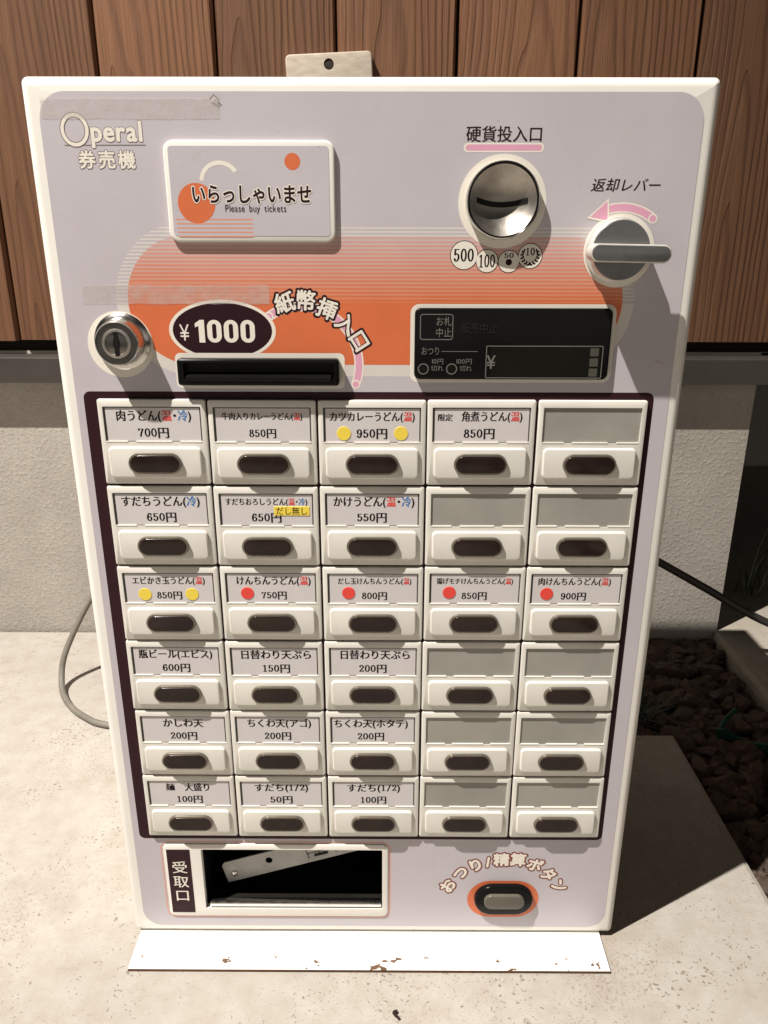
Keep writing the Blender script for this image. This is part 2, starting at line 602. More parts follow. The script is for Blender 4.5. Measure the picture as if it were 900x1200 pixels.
def pen_glyph(ch, a=.070, b=.028):
    key = ('pen', ch, a, b)
    if key not in _gc:
        vs, ps = [], []
        nib = [(a * cos(2 * pi * i / 10), b * sin(2 * pi * i / 10)) for i in range(10)]
        for st in DIG[ch]:
            for p, q in zip(st[:-1], st[1:]):
                pts = [(p[0] + u, p[1] + v_) for u, v_ in nib] + [(q[0] + u, q[1] + v_) for u, v_ in nib]
                h = hull(pts)
                ps.append(tuple(range(len(vs), len(vs) + len(h))))
                vs += h
        _gc[key] = (vs, ps, .53)
    return _gc[key]

def hull(pts):
    pts = sorted(set((round(x, 6), round(y, 6)) for x, y in pts))
    def half(it):
        o = []
        for p in it:
            while len(o) > 1 and (o[-1][0] - o[-2][0]) * (p[1] - o[-2][1]) - (o[-1][1] - o[-2][1]) * (p[0] - o[-2][0]) <= 0:
                o.pop()
            o.append(p)
        return o
    lo_, up = half(pts), half(reversed(pts))
    return lo_[:-1] + up[:-1]

STYLE = {   # (glyph offset, list of shifted copies)
    'gothic': (0.0, [(0, 0)]),
    'medium': (0.0, [(-.012, 0), (.012, .006)]),
    'bold': (0.0, [(.028 * cos(i * pi / 3), .028 * sin(i * pi / 3)) for i in range(6)]),
    'mincho': (0.0, [(-.036, 0), (0, .004), (.036, 0)]),
    'outline': (0.0, [(.085 * cos(i * pi / 6), .085 * sin(i * pi / 6)) for i in range(12)]),
    'outline_thin': (0.0, [(.055 * cos(i * pi / 5), .055 * sin(i * pi / 5)) for i in range(10)]),
}
STYLE['outline_fat'] = (0.0, [(.105 * cos(i * pi / 7), .105 * sin(i * pi / 7)) for i in range(14)])
EPS = .0000015

def put(mb, ch, style, mat, fn2, y, serif=False):
    """place one glyph; fn2 maps glyph (u, v) to panel (x, z)"""
    if ch in ' 　':
        return
    if serif and ch in DIG:
        vs, ps, _ = pen_glyph(ch)
        offs = [(0, 0)]
    else:
        off, offs = STYLE[style]
        vs, ps, _ = raw_glyph(ch, off)
    for i, (du, dv) in enumerate(offs):
        mb.add(vs, ps, mat, lambda p: (lambda q: (q[0], y - i * EPS, q[1]))(fn2((p[0] + du, p[1] + dv))))

def advance(ch, serif):
    if serif and ch in DIG:
        return .53
    if ch == '・':
        return .55
    return raw_glyph(ch)[2]

def line(mb, s, cx, cz, width, y, style='gothic', mat='text_black', height=None, serif=False, colours=None, gap=0.0, shear=0.0, maxh=None):
    """text centred on (cx, cz), fitted to width; height = em size in z"""
    adv = [advance(ch, serif) + gap for ch in s]
    tot = sum(adv) - gap
    kx = width / tot
    kz = height or kx
    if maxh: kz = min(kx * 1.2, maxh)
    x = cx - width / 2
    for ch, a in zip(s, adv):
        m = (colours or {}).get(ch, mat)
        extra = (advance('・', 0) - 1.0) / 2 if ch == '・' else 0
        put(mb, ch, style, m, lambda p, x=x, e=extra: (x + kx * (p[0] + e) + shear * kz * (p[1] - .38), cz + kz * (p[1] - (.38 if ord(ch) > 0x2e7f else .34))), y, serif)
        x += a * kx
        y -= 0

def arc_line(mb, chars, style, mat, y, em):
    """chars: list of (ch, x, z, angle)"""
    for ch, x, z, a in chars:
        ca, sa = cos(a), sin(a)
        w_ = .5 if ord(ch) > 0x2e7f else .15
        h_ = .38
        put(mb, ch, style, mat, lambda p: (x + em * ((p[0] - w_) * ca - (p[1] - h_) * sa), z + em * ((p[0] - w_) * sa + (p[1] - h_) * ca)), y)

mm = .001
# ================================================================== SETTING
# --- soil, gravel, slab, paving
g = MB(); g.poly([(-8, -8, -.049), (8, -8, -.049), (8, 8, -.049), (-8, 8, -.049)], 'soil')
tag(g.build('soil', smooth=0), kind='structure')

def extrude_poly(name, pts, z0, z1, mat, bev=.006):
    bm = bmesh.new()
    vs = [bm.verts.new((x, y, z1)) for x, y in pts]
    f = bm.faces.new(vs)
    r = bmesh.ops.extrude_face_region(bm, geom=[f])
    for v_ in r['geom']:
        if isinstance(v_, bmesh.types.BMVert):
            v_.co.z = z0
    bmesh.ops.recalc_face_normals(bm, faces=bm.faces[:])
    if bev:
        es = [e for e in bm.edges if all(abs(v_.co.z - z1) < 1e-6 for v_ in e.verts)]
        bmesh.ops.bevel(bm, geom=es, offset=bev, segments=2, affect='EDGES', profile=.5)
    me = bpy.data.meshes.new(name)
    bm.to_mesh(me); bm.free()
    me.materials.append(M[mat])
    o = bpy.data.objects.new(name, me)
    C.objects.link(o)
    return o
tag(extrude_poly('concrete_floor', [(-6, -6), (.381, -6), (.384, .312), (.10, .312), (.10, .586), (-6, .586)], -.05, 0, 'slab', .007), kind='structure')
tag(extrude_poly('paving', [(.532, -6), (6, -6), (6, 1.58), (.560, 1.58), (.552, .70), (.546, .59)], -.05, .001, 'paving', .006), kind='structure')

# gravel
g = MB()
ico = bmesh.new(); bmesh.ops.create_icosphere(ico, subdivisions=2, radius=1)
IV = [v_.co.copy() for v_ in ico.verts]; IF = [[v_.index for v_ in f.verts] for f in ico.faces]; ico.free()
rs = random.Random(3)
def rock(x, y, z, r):
    sx, sy, sz = rs.uniform(.75, 1.25), rs.uniform(.7, 1.2), rs.uniform(.5, .85)
    rot = Matrix.Rotation(rs.uniform(0, 6.28), 3, 'Z') @ Matrix.Rotation(rs.uniform(-.6, .6), 3, 'X')
    sd = Vector((rs.uniform(0, 99), rs.uniform(0, 99), rs.uniform(0, 99)))
    vs = []
    for c_ in IV:
        d = 1 + .60 * noise.noise(c_ * 1.2 + sd) + .28 * noise.noise(c_ * 2.6 + sd)
        p = Vector((c_.x * sx * d, c_.y * sy * d, c_.z * sz * d))
        vs.append(rot @ p * r + Vector((x, y, z)))
    g.add(vs, IF, 'stone', lambda p: p)
for i in range(2400):
    if rs.random() < .72:
        x, y = rs.uniform(.388, .535), rs.uniform(-.12, .585)
    else:
        x, y = rs.uniform(.11, .40), rs.uniform(.325, .585)
    r = rs.choice((.004, .005, .006, .008, .010, .013, .016))
    if .388 + r * .6 > x > .38 and y < .31: x = .39 + r * .6
    rock(x, y, -.034 + rs.uniform(0, .014) + (.006 if r > .011 else 0), r)
tag(g.build('gravel', smooth=22), kind='stuff')

# --- concrete footing wall with metal drip flashing
wall = empty('concrete_wall', (0, .59, 0), 'low rough sprayed concrete wall under the brown wooden boards', 'wall')
g = MB(); g.box(-6, .551, 0, .16, -.05, .452, 'render')
o = g.build('wall_body', wall, 0)
g = MB()
prof = [(.02, .449), (-.031, .4465), (-.0325, .4455), (-.0325, .411), (-.027, .412), (-.027, .440), (.02, .444)]
vs0 = [g.bm.verts.new((-6, a, b)) for a, b in prof]; vs1 = [g.bm.verts.new((6, a, b)) for a, b in prof]
g.ring(vs0, vs1, 'flash')
g.build('drip_flashing', wall, 0)
# --- shelter behind the footing (dark void under the raised floor)
g = MB(); g.box(.2, 6, 1.60, 1.7, -.05, .45, 'render'); 
tag(g.build('rear_footing'), 'dark concrete footing deep under the raised wooden wall at right', 'wall')
g = MB(); g.box(-6, 6, .64, 1.75, .4535, .50, 'wood_gap')
tag(g.build('floor_deck'), 'dark underside of the raised floor behind the metal flashing', 'floor')

# --- wooden wall
g = MB()
P = .1536
for i in range(-36, 36):
    x0 = -.3631 + i * P
    a, b = x0 + random.uniform(.0010, .0022), x0 + P - random.uniform(.0010, .0022)
    jz = random.uniform(-.0012, .0012)
    y = .578 + random.uniform(-.0008, .0008)
    pts = [(a, 0.006), (a + .003, 0), (b - .003, 0), (b, .006), (b, .018), (a, .018)]
    z0, z1 = .468 + jz, 3.4
    l0 = [g.bm.verts.new((px, y + py, z0)) for px, py in pts]
    l1 = [g.bm.verts.new((px, y + py, z1)) for px, py in pts]
    g.ring(l0, l1, 'wood'); g.face(l0[::-1], 'wood'); g.face(l1, 'wood')
g.box(-5.8, 5.8, .5975, .64, .452, 3.42, 'wood_gap')
ww = g.build('wooden_wall', None, 0)
tag(ww, 'wall of brown vertical wooden boards with dark seams behind the machine', 'wall')

# --- anchor plate on the boards above the machine
g = MB()
sh = rrect(0, 0, .1095, .095, .006)
hole = [(.000 + .0064 * cos(a), .0345 + .0064 * sin(a)) for a in [2 * pi * i / 20 for i in range(20)]]
g.slab(sh, 0, -.012, .002, 'plate_old', [(hole, -.0005)], back=True, hole_mat='dark')
k = NT('weathered_plate')
v = k.coord((1, 1, 3)); f = k.noise(v, 60, 6, .65)
k.l(k.ramp(f, [(.34, (.40, .335, .265)), (.62, (.50, .44, .36))]), k.b.inputs['Base Color']); k.set(Roughness=.7); k.bump(f, .08, .0006)
M['plate_old'] = k.m
hb = bmesh.new(); hb.free()
o = g.build('anchor_plate', None, 35, loc=(-.0635, .577, .779))
o.rotation_euler = (0, radians(-2.6), 0)
tag(o, 'weathered beige plate with one round hole, fixed to the boards above the machine', 'mounting plate')

# ================================================================== TICKET MACHINE
mach = empty('ticket_machine', (0, 0, 0), 'white and lilac meal ticket vending machine with thirty buttons', 'ticket machine')
D = .313
LW, LH = .4368, .6929
ZB = .0046
fz = ZB + LH / 2
coin_open = ell(.0838, .6257, .0226, .0226, 64)(0)
# cabinet: rounded door front with openings for the ticket tray
g = MB()
tray_open = rrect(-.0725, .0672, .160, .0672, .0015, 3)(0)
g.slab(rrect(-.0013, fz, LW, LH, .0045, 6), .012, 0, .0062, 'paint', [(list(reversed(tray_open)), .012), (list(reversed(coin_open)), .012)], seg=5)
bk = rrect(-.0013, fz, LW - .006, LH - .006, .004, 4)(0)
la, lb, lc = g.loop(bk, D), g.loop(bk, .012), g.loop(rrect(-.0013, fz, LW, LH, .0045, 6)(0), .012)
g.face(la[::-1], 'paint'); g.ring(la, lb, 'paint')
g.fill([lc, lb], 'paint')
cab = g.build('cabinet', mach, 40)

# foot plate
g = MB()
b0 = [(-.2145, -.037), (.2055, -.037), (.2085, .30), (-.2165, .30)]
lo_ = [g.bm.verts.new((x, y, .0004)) for x, y in b0]
m1 = [g.bm.verts.new((x, y, .0030)) for x, y in b0]
m2 = [g.bm.verts.new((x * .996, y + .0008 if y < 0 else y, .0042)) for x, y in b0]
g.ring(lo_, m1, 'rust'); g.ring(m1, m2, 'enamel'); g.face(m2, 'enamel')
g.build('foot_plate', mach, 0)

# --- lilac face sheet with print
g = MB()
YF = -.0002
tray_cut = rrect(-.0865, .0655, .1975, .0815, .006, 4)(0)
sheet = rrect(-.0008, .3508, .4170, .6755, .017, 8)
o_l = g.loop(sheet(0), YF); h_l = g.loop(list(reversed(tray_cut)), YF)
g.fill([o_l, h_l, g.loop(list(reversed(ell(.0838, .6257, .0228, .0228, 64)(0))), YF)], 'lilac')
fs = g.build('face_sheet', mach, 0)

# print: orange lozenge with stripe gradient
g = MB()
def pill_chord(z, x0, x1, zc, R):
    d = R * R - (z - zc) ** 2
    return None if d <= 0 else (x0 + R - sqrt(d), x1 - R + sqrt(d))
ZC, R = .5622, .0423
X0, X1 = -.1655, .1680
def band(za, zb, x0, x1, zc, R_, mat, y):
    n = max(1, int((zb - za) / .0012))
    zs = [za + (zb - za) * i / n for i in range(n + 1)]
    ch = [(z, pill_chord(max(min(z, zc + R_ * .9995), zc - R_ * .9995), x0, x1, zc, R_)) for z in zs]
    pts = [(c_[0], z) for z, c_ in ch] + [(c_[1], z) for z, c_ in reversed(ch)]
    vs = [g.bm.verts.new((x, y, z)) for x, z in pts]
    m_ = len(ch)
    for i in range(m_ - 1):
        g.face([vs[i], vs[i + 1], vs[2 * m_ - 2 - i], vs[2 * m_ - 1 - i]], mat)
N = 17
zt, zs_ = .6040, .5620
def lerp3(a_, b_, t): return tuple(p + (q - p) * t for p, q in zip(a_, b_))
for i in range(N):
    t = i / (N - 1)
    M['loz_ground_%d' % i] = grime('lozenge_ground', lerp3((.515, .425, .435), (.60, .235, .125), t ** .9), .45, .05, 20)
    M['loz_line_%d' % i] = grime('lozenge_line', lerp3((.60, .30, .235), (.60, .145, .055), t), .45, .05, 20)
    z = zt - (zt - zs_) * (i + .5) / N
    hh = (zt - zs_) / N
    th = hh * (.30 + .34 * t)
    band(z - hh / 2, z + hh / 2, X0, X1, ZC, R, 'loz_ground_%d' % i, YF - .00002)
    band(z - th / 2, z + th / 2, X0, X1, ZC, R, 'loz_line_%d' % i, YF - .00003)
band(ZC - R + .0002, .5620, X0, X1, ZC, R, 'orange', YF - .00004)
# cream halo: stripes on the upper part, solid below
RH = .0500
for i in range(20):
    z = .609 - i * .00238
    band(z - .0005, z + .0005, X0 - .0077, X1 + .0077, ZC, RH, 'cream_pale', YF - .00001)
band(ZC - RH, .5615, X0 - .0077, X1 + .0077, ZC, RH, 'cream_pale', YF - .00001)
# halos round the fittings
def ring2d(shape, ins, mat, lay):
    y = YF - .00004 - lay * .000012
    a = g.loop(shape(0), y); b = g.loop(shape(ins), y)
    g.ring(a, b, mat)
def disc(shape, mat, lay):
    g.poly(shape(0), mat, YF - .00005 - lay * .000008)
disc(ell(-.1738, .5335, .0225, .0225), 'cream', 1)                     # lock
disc(rrect(-.0785, .5157, .1175, .0245, .004), 'cream', 2)             # bill slot
disc(ell(-.1030, .5430, .0365, .0205), 'cream', 3)
disc(ell(-.1030, .5430, .0340, .0185), 'ink', 4)
disc(rrect(-.0785, .5157, .1175, .0245, .004), 'cream', 5)
ring2d(ell(.0838, .6250, .0285, .0285), .0056, 'cream', 1)                      # coin inlet
disc(ell(.1622, .5952, .0232, .0232), 'cream', 1)                      # lever
disc(rrect(.0952, .5345, .1395, .0530, .006), 'cream', 1)              # display
disc(rrect(.0832, .6570, .0510, .0055, .00275), 'cream', 1)            # pink bar
disc(rrect(.0832, .6570, .0485, .0036, .0018), 'pink', 2)
# pink arc with cream edge to the bill slot
def arc_band(cx, cz, rx, rz, a0, a1, wd, mat, lay, capx=0):
    n = 24
    pi_, po = [], []
    for i in range(n + 1):
        a = a0 + (a1 - a0) * i / n
        pi_.append((cx + (rx - wd / 2) * cos(a), cz + (rz - wd / 2) * sin(a)))
        po.append((cx + (rx + wd / 2) * cos(a), cz + (rz + wd / 2) * sin(a)))
    y = YF - .00005 - lay * .000008
    vi = [g.bm.verts.new((x, y, z)) for x, z in pi_]; vo_ = [g.bm.verts.new((x, y, z)) for x, z in po]
    for i in range(n):
        g.face([vi[i], vi[i + 1], vo_[i + 1], vo_[i]], mat)
    for q in (0, n):
        c_ = ((pi_[q][0] + po[q][0]) / 2, (pi_[q][1] + po[q][1]) / 2)
        g.poly(ell(c_[0], c_[1], wd / 2, wd / 2, 16)(0), mat, y - .00001)
arc_band(-.0490, .5200, .0392, .0392, radians(-20), radians(124), .0064, 'cream', 0.2)
arc_band(-.0490, .5200, .0392, .0392, radians(-20), radians(124), .0045, 'pink', 0.7)
g.build('printed_artwork', fs, 0, recalc=False)
g = MB()
# coin pictures
for (cx, cz, r) in ((.0603, .5922, .0093), (.0756, .5886, .0076), (.0901, .5883, .0073), (.1040, .5918, .0082)):
    disc(ell(cx, cz, r, r, 32), 'ink', 2)
    disc(ell(cx, cz, r - .0005, r - .0005, 32), 'cream', 3)
disc(ell(.0901, .5879, .0021, .0021, 20), 'ink', 4)
for sgn in (-1, 1):
    for i in range(6):
        a = radians(-80 + 22 * i)
        x, z = .1040 + sgn * .0056 * cos(a), .5918 + .0056 * sin(a)
        disc(rrect(x, z, .0020, .0012, .0006, 2), 'ink', 4)
        disc(ell(x - sgn * .0009, z + .0009, .0006, .0009, 8), 'ink', 5)
g.build('coin_symbols', fs, 0, recalc=False)
g = MB()
# curved arrow over the lever
arc_band(.1620, .5900, .0330, .0318, radians(52), radians(112), .0062, 'cream', 0.4)
arc_band(.1620, .5900, .0330, .0318, radians(52), radians(112), .0044, 'pink', 1.0)
g.poly([(.1394, .6152), (.1528, .6276), (.1543, .6122)], 'cream', YF - .00017)
g.poly([(.1415, .6160), (.1518, .6256), (.1530, .6138)], 'pink', YF - .00018)
g.build('curved_arrow', fs, 0, recalc=False)
g = MB()
# logo underline and tray outline
g.poly([(-.1955, .65775), (-.1440, .65795), (-.1440, .6584), (-.1955, .6582)], 'notch', YF - .0001)
ring2d(rrect(-.0865, .0655, .2010, .0850, .008, 5), .0008, 'stripe', 0)
# orange ring of the change button
disc(rrect(.1148, .0452, .0640, .0415, .0207, 10), 'orange', 0)
g.build('printed_outlines', fs, 0, recalc=False)

# print: lettering
g = MB()
YT = YF - .00010
# latin logo: big ring O and rounded letters, cream with dark edge
def logo(style_out, mat_out, style_in, mat_in):
    for ly, (stl, m_) in enumerate(((style_out, mat_out), (style_in, mat_in))):
        y = YT - ly * .00002
        t = .0031 if ly == 0 else .0021
        n = 40
        a = [(-.1880 + (.0078 + t / 2) * cos(2 * pi * i / n), .6668 + (.0086 + t / 2) * sin(2 * pi * i / n)) for i in range(n)]
        b = [(-.1880 + (.0078 - t / 2) * cos(2 * pi * i / n), .6668 + (.0086 - t / 2) * sin(2 * pi * i / n)) for i in range(n)]
        g.ring(g.loop(a, y), g.loop(b, y), m_)
        line(g, 'peral', -.1618, .6660, .0335, y, stl, m_, height=.0162)
STYLE['logo_out'] = (0.0, [(.050 * cos(i * pi / 6), .050 * sin(i * pi / 6)) for i in range(12)])
STYLE['logo_in'] = (0.0, [(.030 * cos(i * pi / 4), .030 * sin(i * pi / 4)) for i in range(8)])
logo('logo_out', 'edge_ink', 'logo_in', 'cream')
STYLE['kk_out'] = (0.0, [(.060 * cos(i * pi / 6), .060 * sin(i * pi / 6)) for i in range(12)])
STYLE['kk_in'] = (0.0, [(.026 * cos(i * pi / 3), .026 * sin(i * pi / 3)) for i in range(6)])
for i, ch in enumerate('券売機'):
    for ly, (stl, m_) in enumerate((('kk_out', 'edge_ink'), ('kk_in', 'cream'))):
        line(g, ch, -.1823 + .0127 * i, .6497, .0112, YT - ly * .00002, stl, m_)
line(g, '硬貨投入口', .0833, .6648, .0490, YT, 'medium', 'ink')
line(g, '返却レバー', .1633, .6352, .0450, YT, 'medium', 'ink', shear=.18, height=.0086)
# banknote inlet arc
arc = [('紙', -.0598, .5618, radians(14)), ('幣', -.0455, .5632, radians(-4)), ('挿', -.0312, .5575, radians(-22)), ('入', -.0182, .5478, radians(-38)), ('口', -.0093, .5365, radians(-58))]
arc_line(g, arc, 'outline', 'ink', YT - .00003, .0150)
arc_line(g, arc, 'bold', 'cream', YT - .00006, .0138)
# yen 1000
line(g, '¥', -.1287, .5415, .0072, YT - .0001, 'gothic', 'cream', height=.0150)
def fat_zero(cx, cz, wd, ht):
    a = g.loop(rrect(cx, cz, wd, ht, wd * .48, 5)(0), YT - .0001); b = g.loop(rrect(cx, cz, wd * .30, ht * .66, wd * .15, 5)(0), YT - .0001)
    g.ring(a, b, 'cream')
g.poly([(-.1192, .5350), (-.1152, .5350), (-.1152, .5502), (-.1180, .5502), (-.1216, .5478), (-.1216, .5452), (-.1192, .5462)], 'cream', YT - .0001)
for i in range(3):
    fat_zero(-.1085 + i * .0114, .5426, .0098, .0152)
# coin values
line(g, '500', .0602, .5922, .0138, YT, 'mincho', 'ink', height=.0118, serif=True)
line(g, '100', .0756, .5886, .0112, YT, 'mincho', 'ink', height=.0118, serif=True)
line(g, '50', .0901, .5922, .0066, YT, 'mincho', 'ink', height=.0048, serif=True)
line(g, '10', .1040, .5945, .0064, YT, 'mincho', 'ink', height=.0068, serif=True)
# change / settle button arc
cs = [('お', .0650, .0600, 58), ('つ', .0757, .0745, 43), ('り', .0888, .0835, 26), ('/', .0997, .0872, 10), ('精', .1113, .0895, 3), ('算', .1260, .0895, -5), ('ボ', .1410, .0840, -20), ('タ', .1538, .0735, -36), ('ン', .1645, .0610, -44)]
cs = [(a, b, c_, radians(d)) for a, b, c_, d in cs]
arc_line(g, cs, 'outline_fat', 'redline', YT - .00003, .0150)
STYLE['fat'] = (0.0, [(.042 * cos(i * pi / 4), .042 * sin(i * pi / 4)) for i in range(8)] + [(0, 0)])
arc_line(g, cs, 'fat', 'cream', YT - .00006, .0142)
g.build('printed_lettering', fs, 0, recalc=False)

# --- tape remains
for (x, z, wd, ht, seed) in ((-.1520, .6790, .1120, .0118, 1), (-.1330, .5668, .1265, .0125, 2)):
    g = MB(); rr_ = random.Random(seed)
    top, bot = [], []
    n = 24
    for i in range(n + 1):
        xx = x - wd / 2 + wd * i / n
        top.append((xx, z + ht / 2 + rr_.uniform(-.0003, .0003))); bot.append((xx, z - ht / 2 + rr_.uniform(-.0003, .0003)))
    g.poly(top + bot[::-1], 'tape', YF - .00022)
    if seed == 1:
        g.poly([(-.101, .6835), (-.0985, .6862), (-.0955, .6838), (-.0968, .6815), (-.0990, .6822)], 'tape', YF - .0008)
        g.poly([(-.1015, .6842), (-.0987, .6868), (-.0950, .6836), (-.0953, .6832), (-.0987, .6860), (-.1010, .6837)], 'notch', YF - .0009)
    g.build('tape_strip', mach, 0)

g = MB()
g.poly([(.1925, .5215), (.1950, .5238), (.1958, .5275), (.1972, .5240), (.2010, .5218), (.1988, .5206), (.1955, .5214)], 'tape', YF - .0003)
g.build('glue_residue', mach, 0)
# --- welcome plate
g = MB()
g.slab(rrect(-.0785, .6305, .1088, .0608, .0065, 6), 0, -.0028, .0012, 'paint', seg=3)
wp = g.build('welcome_plate', mach, 35)
g = MB()
yw = -.00295
g.poly(rrect(-.0788, .6307, .1020, .0535, .0022, 4)(0), 'lilac', yw)
g.poly(ell(-.1137, .6238, .0121, .0121)(0), 'orange', yw - .00004)
g.poly(ell(-.0510, .6485, .0050, .0050)(0), 'orange', yw - .00004)
for i in range(5):
    z = .6140 - i * .0026
    g.poly([(-.1282 + i * .0004, z - .00035), (-.0780, z - .00035), (-.0780, z + .00035), (-.1282 + i * .0004, z + .00035)], 'stripe', yw - .00003)
n = 20
pi_, po = [], []
for i in range(n + 1):
    a = radians(30 + 150 * i / n)
    pi_.append((-.0976 + .0104 * cos(a), .6372 + .0092 * sin(a))); po.append((-.0976 + .0130 * cos(a), .6372 + .0118 * sin(a)))
vi = [g.bm.verts.new((x, yw - .00005, z)) for x, z in pi_]; vo_ = [g.bm.verts.new((x, yw - .00005, z)) for x, z in po]
for i in range(n): g.face([vi[i], vi[i + 1], vo_[i + 1], vo_[i]], 'cream')
g.build('welcome_artwork', wp, 0, recalc=False)
g = MB()
line(g, 'いらっしゃいませ', -.0780, .6293, .0780, yw - .00013, 'outline', 'cream', height=.0122)
line(g, 'いらっしゃいませ', -.0780, .6293, .0780, yw - .00017, 'bold', 'ink', height=.0122)
line(g, 'Please buy tickets', -.0757, .6208, .0400, yw - .00015, 'gothic', 'ink', height=.0060)
g.build('welcome_lettering', wp, 0, recalc=False)

# --- lock
g = MB()
lx, lz = -.1718, .5358
g.lathe(lx, lz, [(.0192, 0), (.0192, -.0020), (.0180, -.0032), (.0162, -.0040), (.0150, -.0120), (.0147, -.0138), (.0142, -.0144), (.0139, -.0143)], 'chrome', cap=False)
g.lathe(lx, lz, [(.0139, -.0143), (.0137, -.0136), (.0135, -.0136)], 'darkmetal', cap=True)
lk = g.build('cylinder_lock', mach, 40)
g = MB()
g.lathe(lx, lz, [(.0100, -.0131), (.0098, -.0140), (.0086, -.0144), (.0078, -.0144), (.0074, -.0138)], 'satin', cap=False)
g.lathe(lx, lz, [(.0074, -.0138), (.0072, -.0139)], 'darkmetal')
g.build('lock_plug', lk, 40)
g = MB(); g.poly(rrect(lx, lz - .0004, .0028, .0160, .0005, 2)(0), 'dark', -.0147); g.poly(rrect(lx, lz, .0042, .0066, .001, 2)(0), 'dark', -.0146)
g.build('keyhole', lk, 0)

# --- bill slot
g = MB()
g.slab(rrect(-.0790, .5156, .1112, .0182, .0022, 4), 0, -.0075, .0015, 'black', [(list(reversed(rrect(-.0785, .5168, .1030, .0110, .001, 2)(0))), -.002)], seg=3)
g.poly(rrect(-.0785, .5168, .1030, .0110, .001, 2)(0), 'dark', -.0021)
bs = g.build('bill_slot', mach, 35)
g = MB()
lip = [(-.0022, .5150), (-.0100, .5124), (-.0104, .5112), (-.0096, .5100), (-.0070, .5096)]
v0 = [g.bm.verts.new((-.1285, a, b)) for a, b in lip]; v1 = [g.bm.verts.new((-.0290, a, b)) for a, b in lip]
for i in range(len(lip) - 1): g.face([v0[i], v1[i], v1[i + 1], v0[i + 1]], 'black')
g.face(v0, 'black'); g.face(v1[::-1], 'black')
g.build('slot_lip', bs, 40)

# --- coin inlet: chrome cup with a slit, face tilted
g = MB()
cx, cz = .0838, .6257
n = 64
def cup(r, y, tilt=0): return [g.bm.verts.new((cx + r * cos(2 * pi * i / n), y + tilt * sin(2 * pi * i / n), cz + r * sin(2 * pi * i / n))) for i in range(n)]
rings = [cup(.0240, 0), cup(.0238, -.0046), cup(.0234, -.0058), cup(.0228, -.0060)]
mats_ = ['chrome', 'chrome', 'chrome']
for a, b, m_ in zip(rings[:-1], rings[1:], mats_): g.ring(a, b, m_)
r2 = cup(.0221, -.0054); g.ring(rings[-1], r2, 'black'); prev = cup(.0216, -.0050); g.ring(r2, prev, 'black')
STEP = 10
for i in range(1, STEP + 1):
    r = .0216 * (1 - i / (STEP + .0)) if i < STEP else .0006
    y = -.0050 + .0098 * (1 - (max(r, 0) / .0216) ** 2)
    cur = cup(max(r, .0006), y); g.ring(prev, cur, 'satin'); prev = cur
g.face(prev, 'satin')
ci = g.build('coin_inlet', mach, 40)
g = MB()
m_ = 16
up_, dn = [], []
for i in range(m_ + 1):
    x = -.0162 + .0324 * i / m_
    zz = -.0022 + .0026 * (x / .0162) ** 2
    r = sqrt(x * x + zz * zz)
    y = -.0050 + .0098 * (1 - (r / .0216) ** 2) - .0006
    up_.append(g.bm.verts.new((cx + x, y, cz + zz + .0017))); dn.append(g.bm.verts.new((cx + x, y, cz + zz - .0017)))
for i in range(m_): g.face([up_[i], up_[i + 1], dn[i + 1], dn[i]], 'dark')
g.build('coin_slit', ci, 40)

# --- return lever
g = MB()
vx, vz = .1602, .5957
g.lathe(vx, vz, [(.0205, 0), (.0205, -.0035), (.0188, -.0042), (.0186, -.0125), (.0180, -.0132)], 'satin', mats=['lever_side', 'lever_side', 'lever_side', 'lever_side', 'lever_face'])
rl = g.build('return_lever', mach, 40)
g = MB()
g.slab(rrect(.0, 0, .0512, .0112, .0056, 8), 0, -.0135, .0009, 'lever_side', top='lever_face', seg=2)
o = g.build('lever_handle', rl, 40, loc=(.1630, -.0131, .5938))
o.rotation_euler = (0, radians(1.0), 0)

# --- display
g = MB()
g.slab(rrect(.0950, .5346, .1335, .0478, .0040, 6), 0, -.0042, .0012, 'black', seg=3)
dp = g.build('display_panel', mach, 35)
g = MB()
yd = -.0043
def frame2d(shape, wd, mat, y):
    g.ring(g.loop(shape(0), y), g.loop(shape(wd), y), mat)
g.poly(rrect(.1180, .5228, .0750, .0205, .001, 3)(0), 'lcd', yd)
frame2d(rrect(.0430, .5462, .0225, .0172, .002, 4), .0006, 'scrub', yd - .0001)
frame2d(rrect(.1172, .5228, .0800, .0222, .001, 3), .0006, 'scrub', yd - .0001)
for x in (.0345, .0540):
    g.ring(g.loop(ell(x, .5180, .0038, .0038, 28)(0), yd - .0001), g.loop(ell(x, .5180, .0031, .0031, 28)(0), yd - .0001), 'scrub')
    g.poly(ell(x, .5180, .0026, .0026, 20)(0), 'lcd', yd - .00005)
g.poly([(.0468, .5297), (.0715, .5297), (.0715, .5301), (.0468, .5301)], 'scrub', yd - .0001)
for i in range(3):
    g.poly(rrect(.1513, .5296 - i * .0069, .0058, .0055, .0004, 2)(0), 'lcd_mark', yd - .0001)
g.build('display_markings', dp, 0, recalc=False)
g = MB()
yd -= .0002
line(g, 'お札', .0478, .5500, .0110, yd, 'gothic', 'scrub', height=.0066)
line(g, '中止', .0478, .5426, .0110, yd, 'gothic', 'scrub', height=.0066)
line(g, 'おつり', .0393, .5302, .0132, yd, 'gothic', 'scrub', height=.0062)
line(g, '10円', .0440, .5232, .0090, yd, 'gothic', 'scrub', height=.0044)
line(g, '切れ', .0440, .5185, .0086, yd, 'gothic', 'scrub', height=.0044)
line(g, '100円', .0622, .5232, .0118, yd, 'gothic', 'scrub', height=.0044)
line(g, '切れ', .0637, .5185, .0086, yd, 'gothic', 'scrub', height=.0044)
line(g, '¥', .0812, .5225, .0066, yd, 'medium', 'scrub', height=.0128)
line(g, '販売中止', .0720, .5455, .0250, yd, 'gothic', 'scrub_dim', height=.0075)
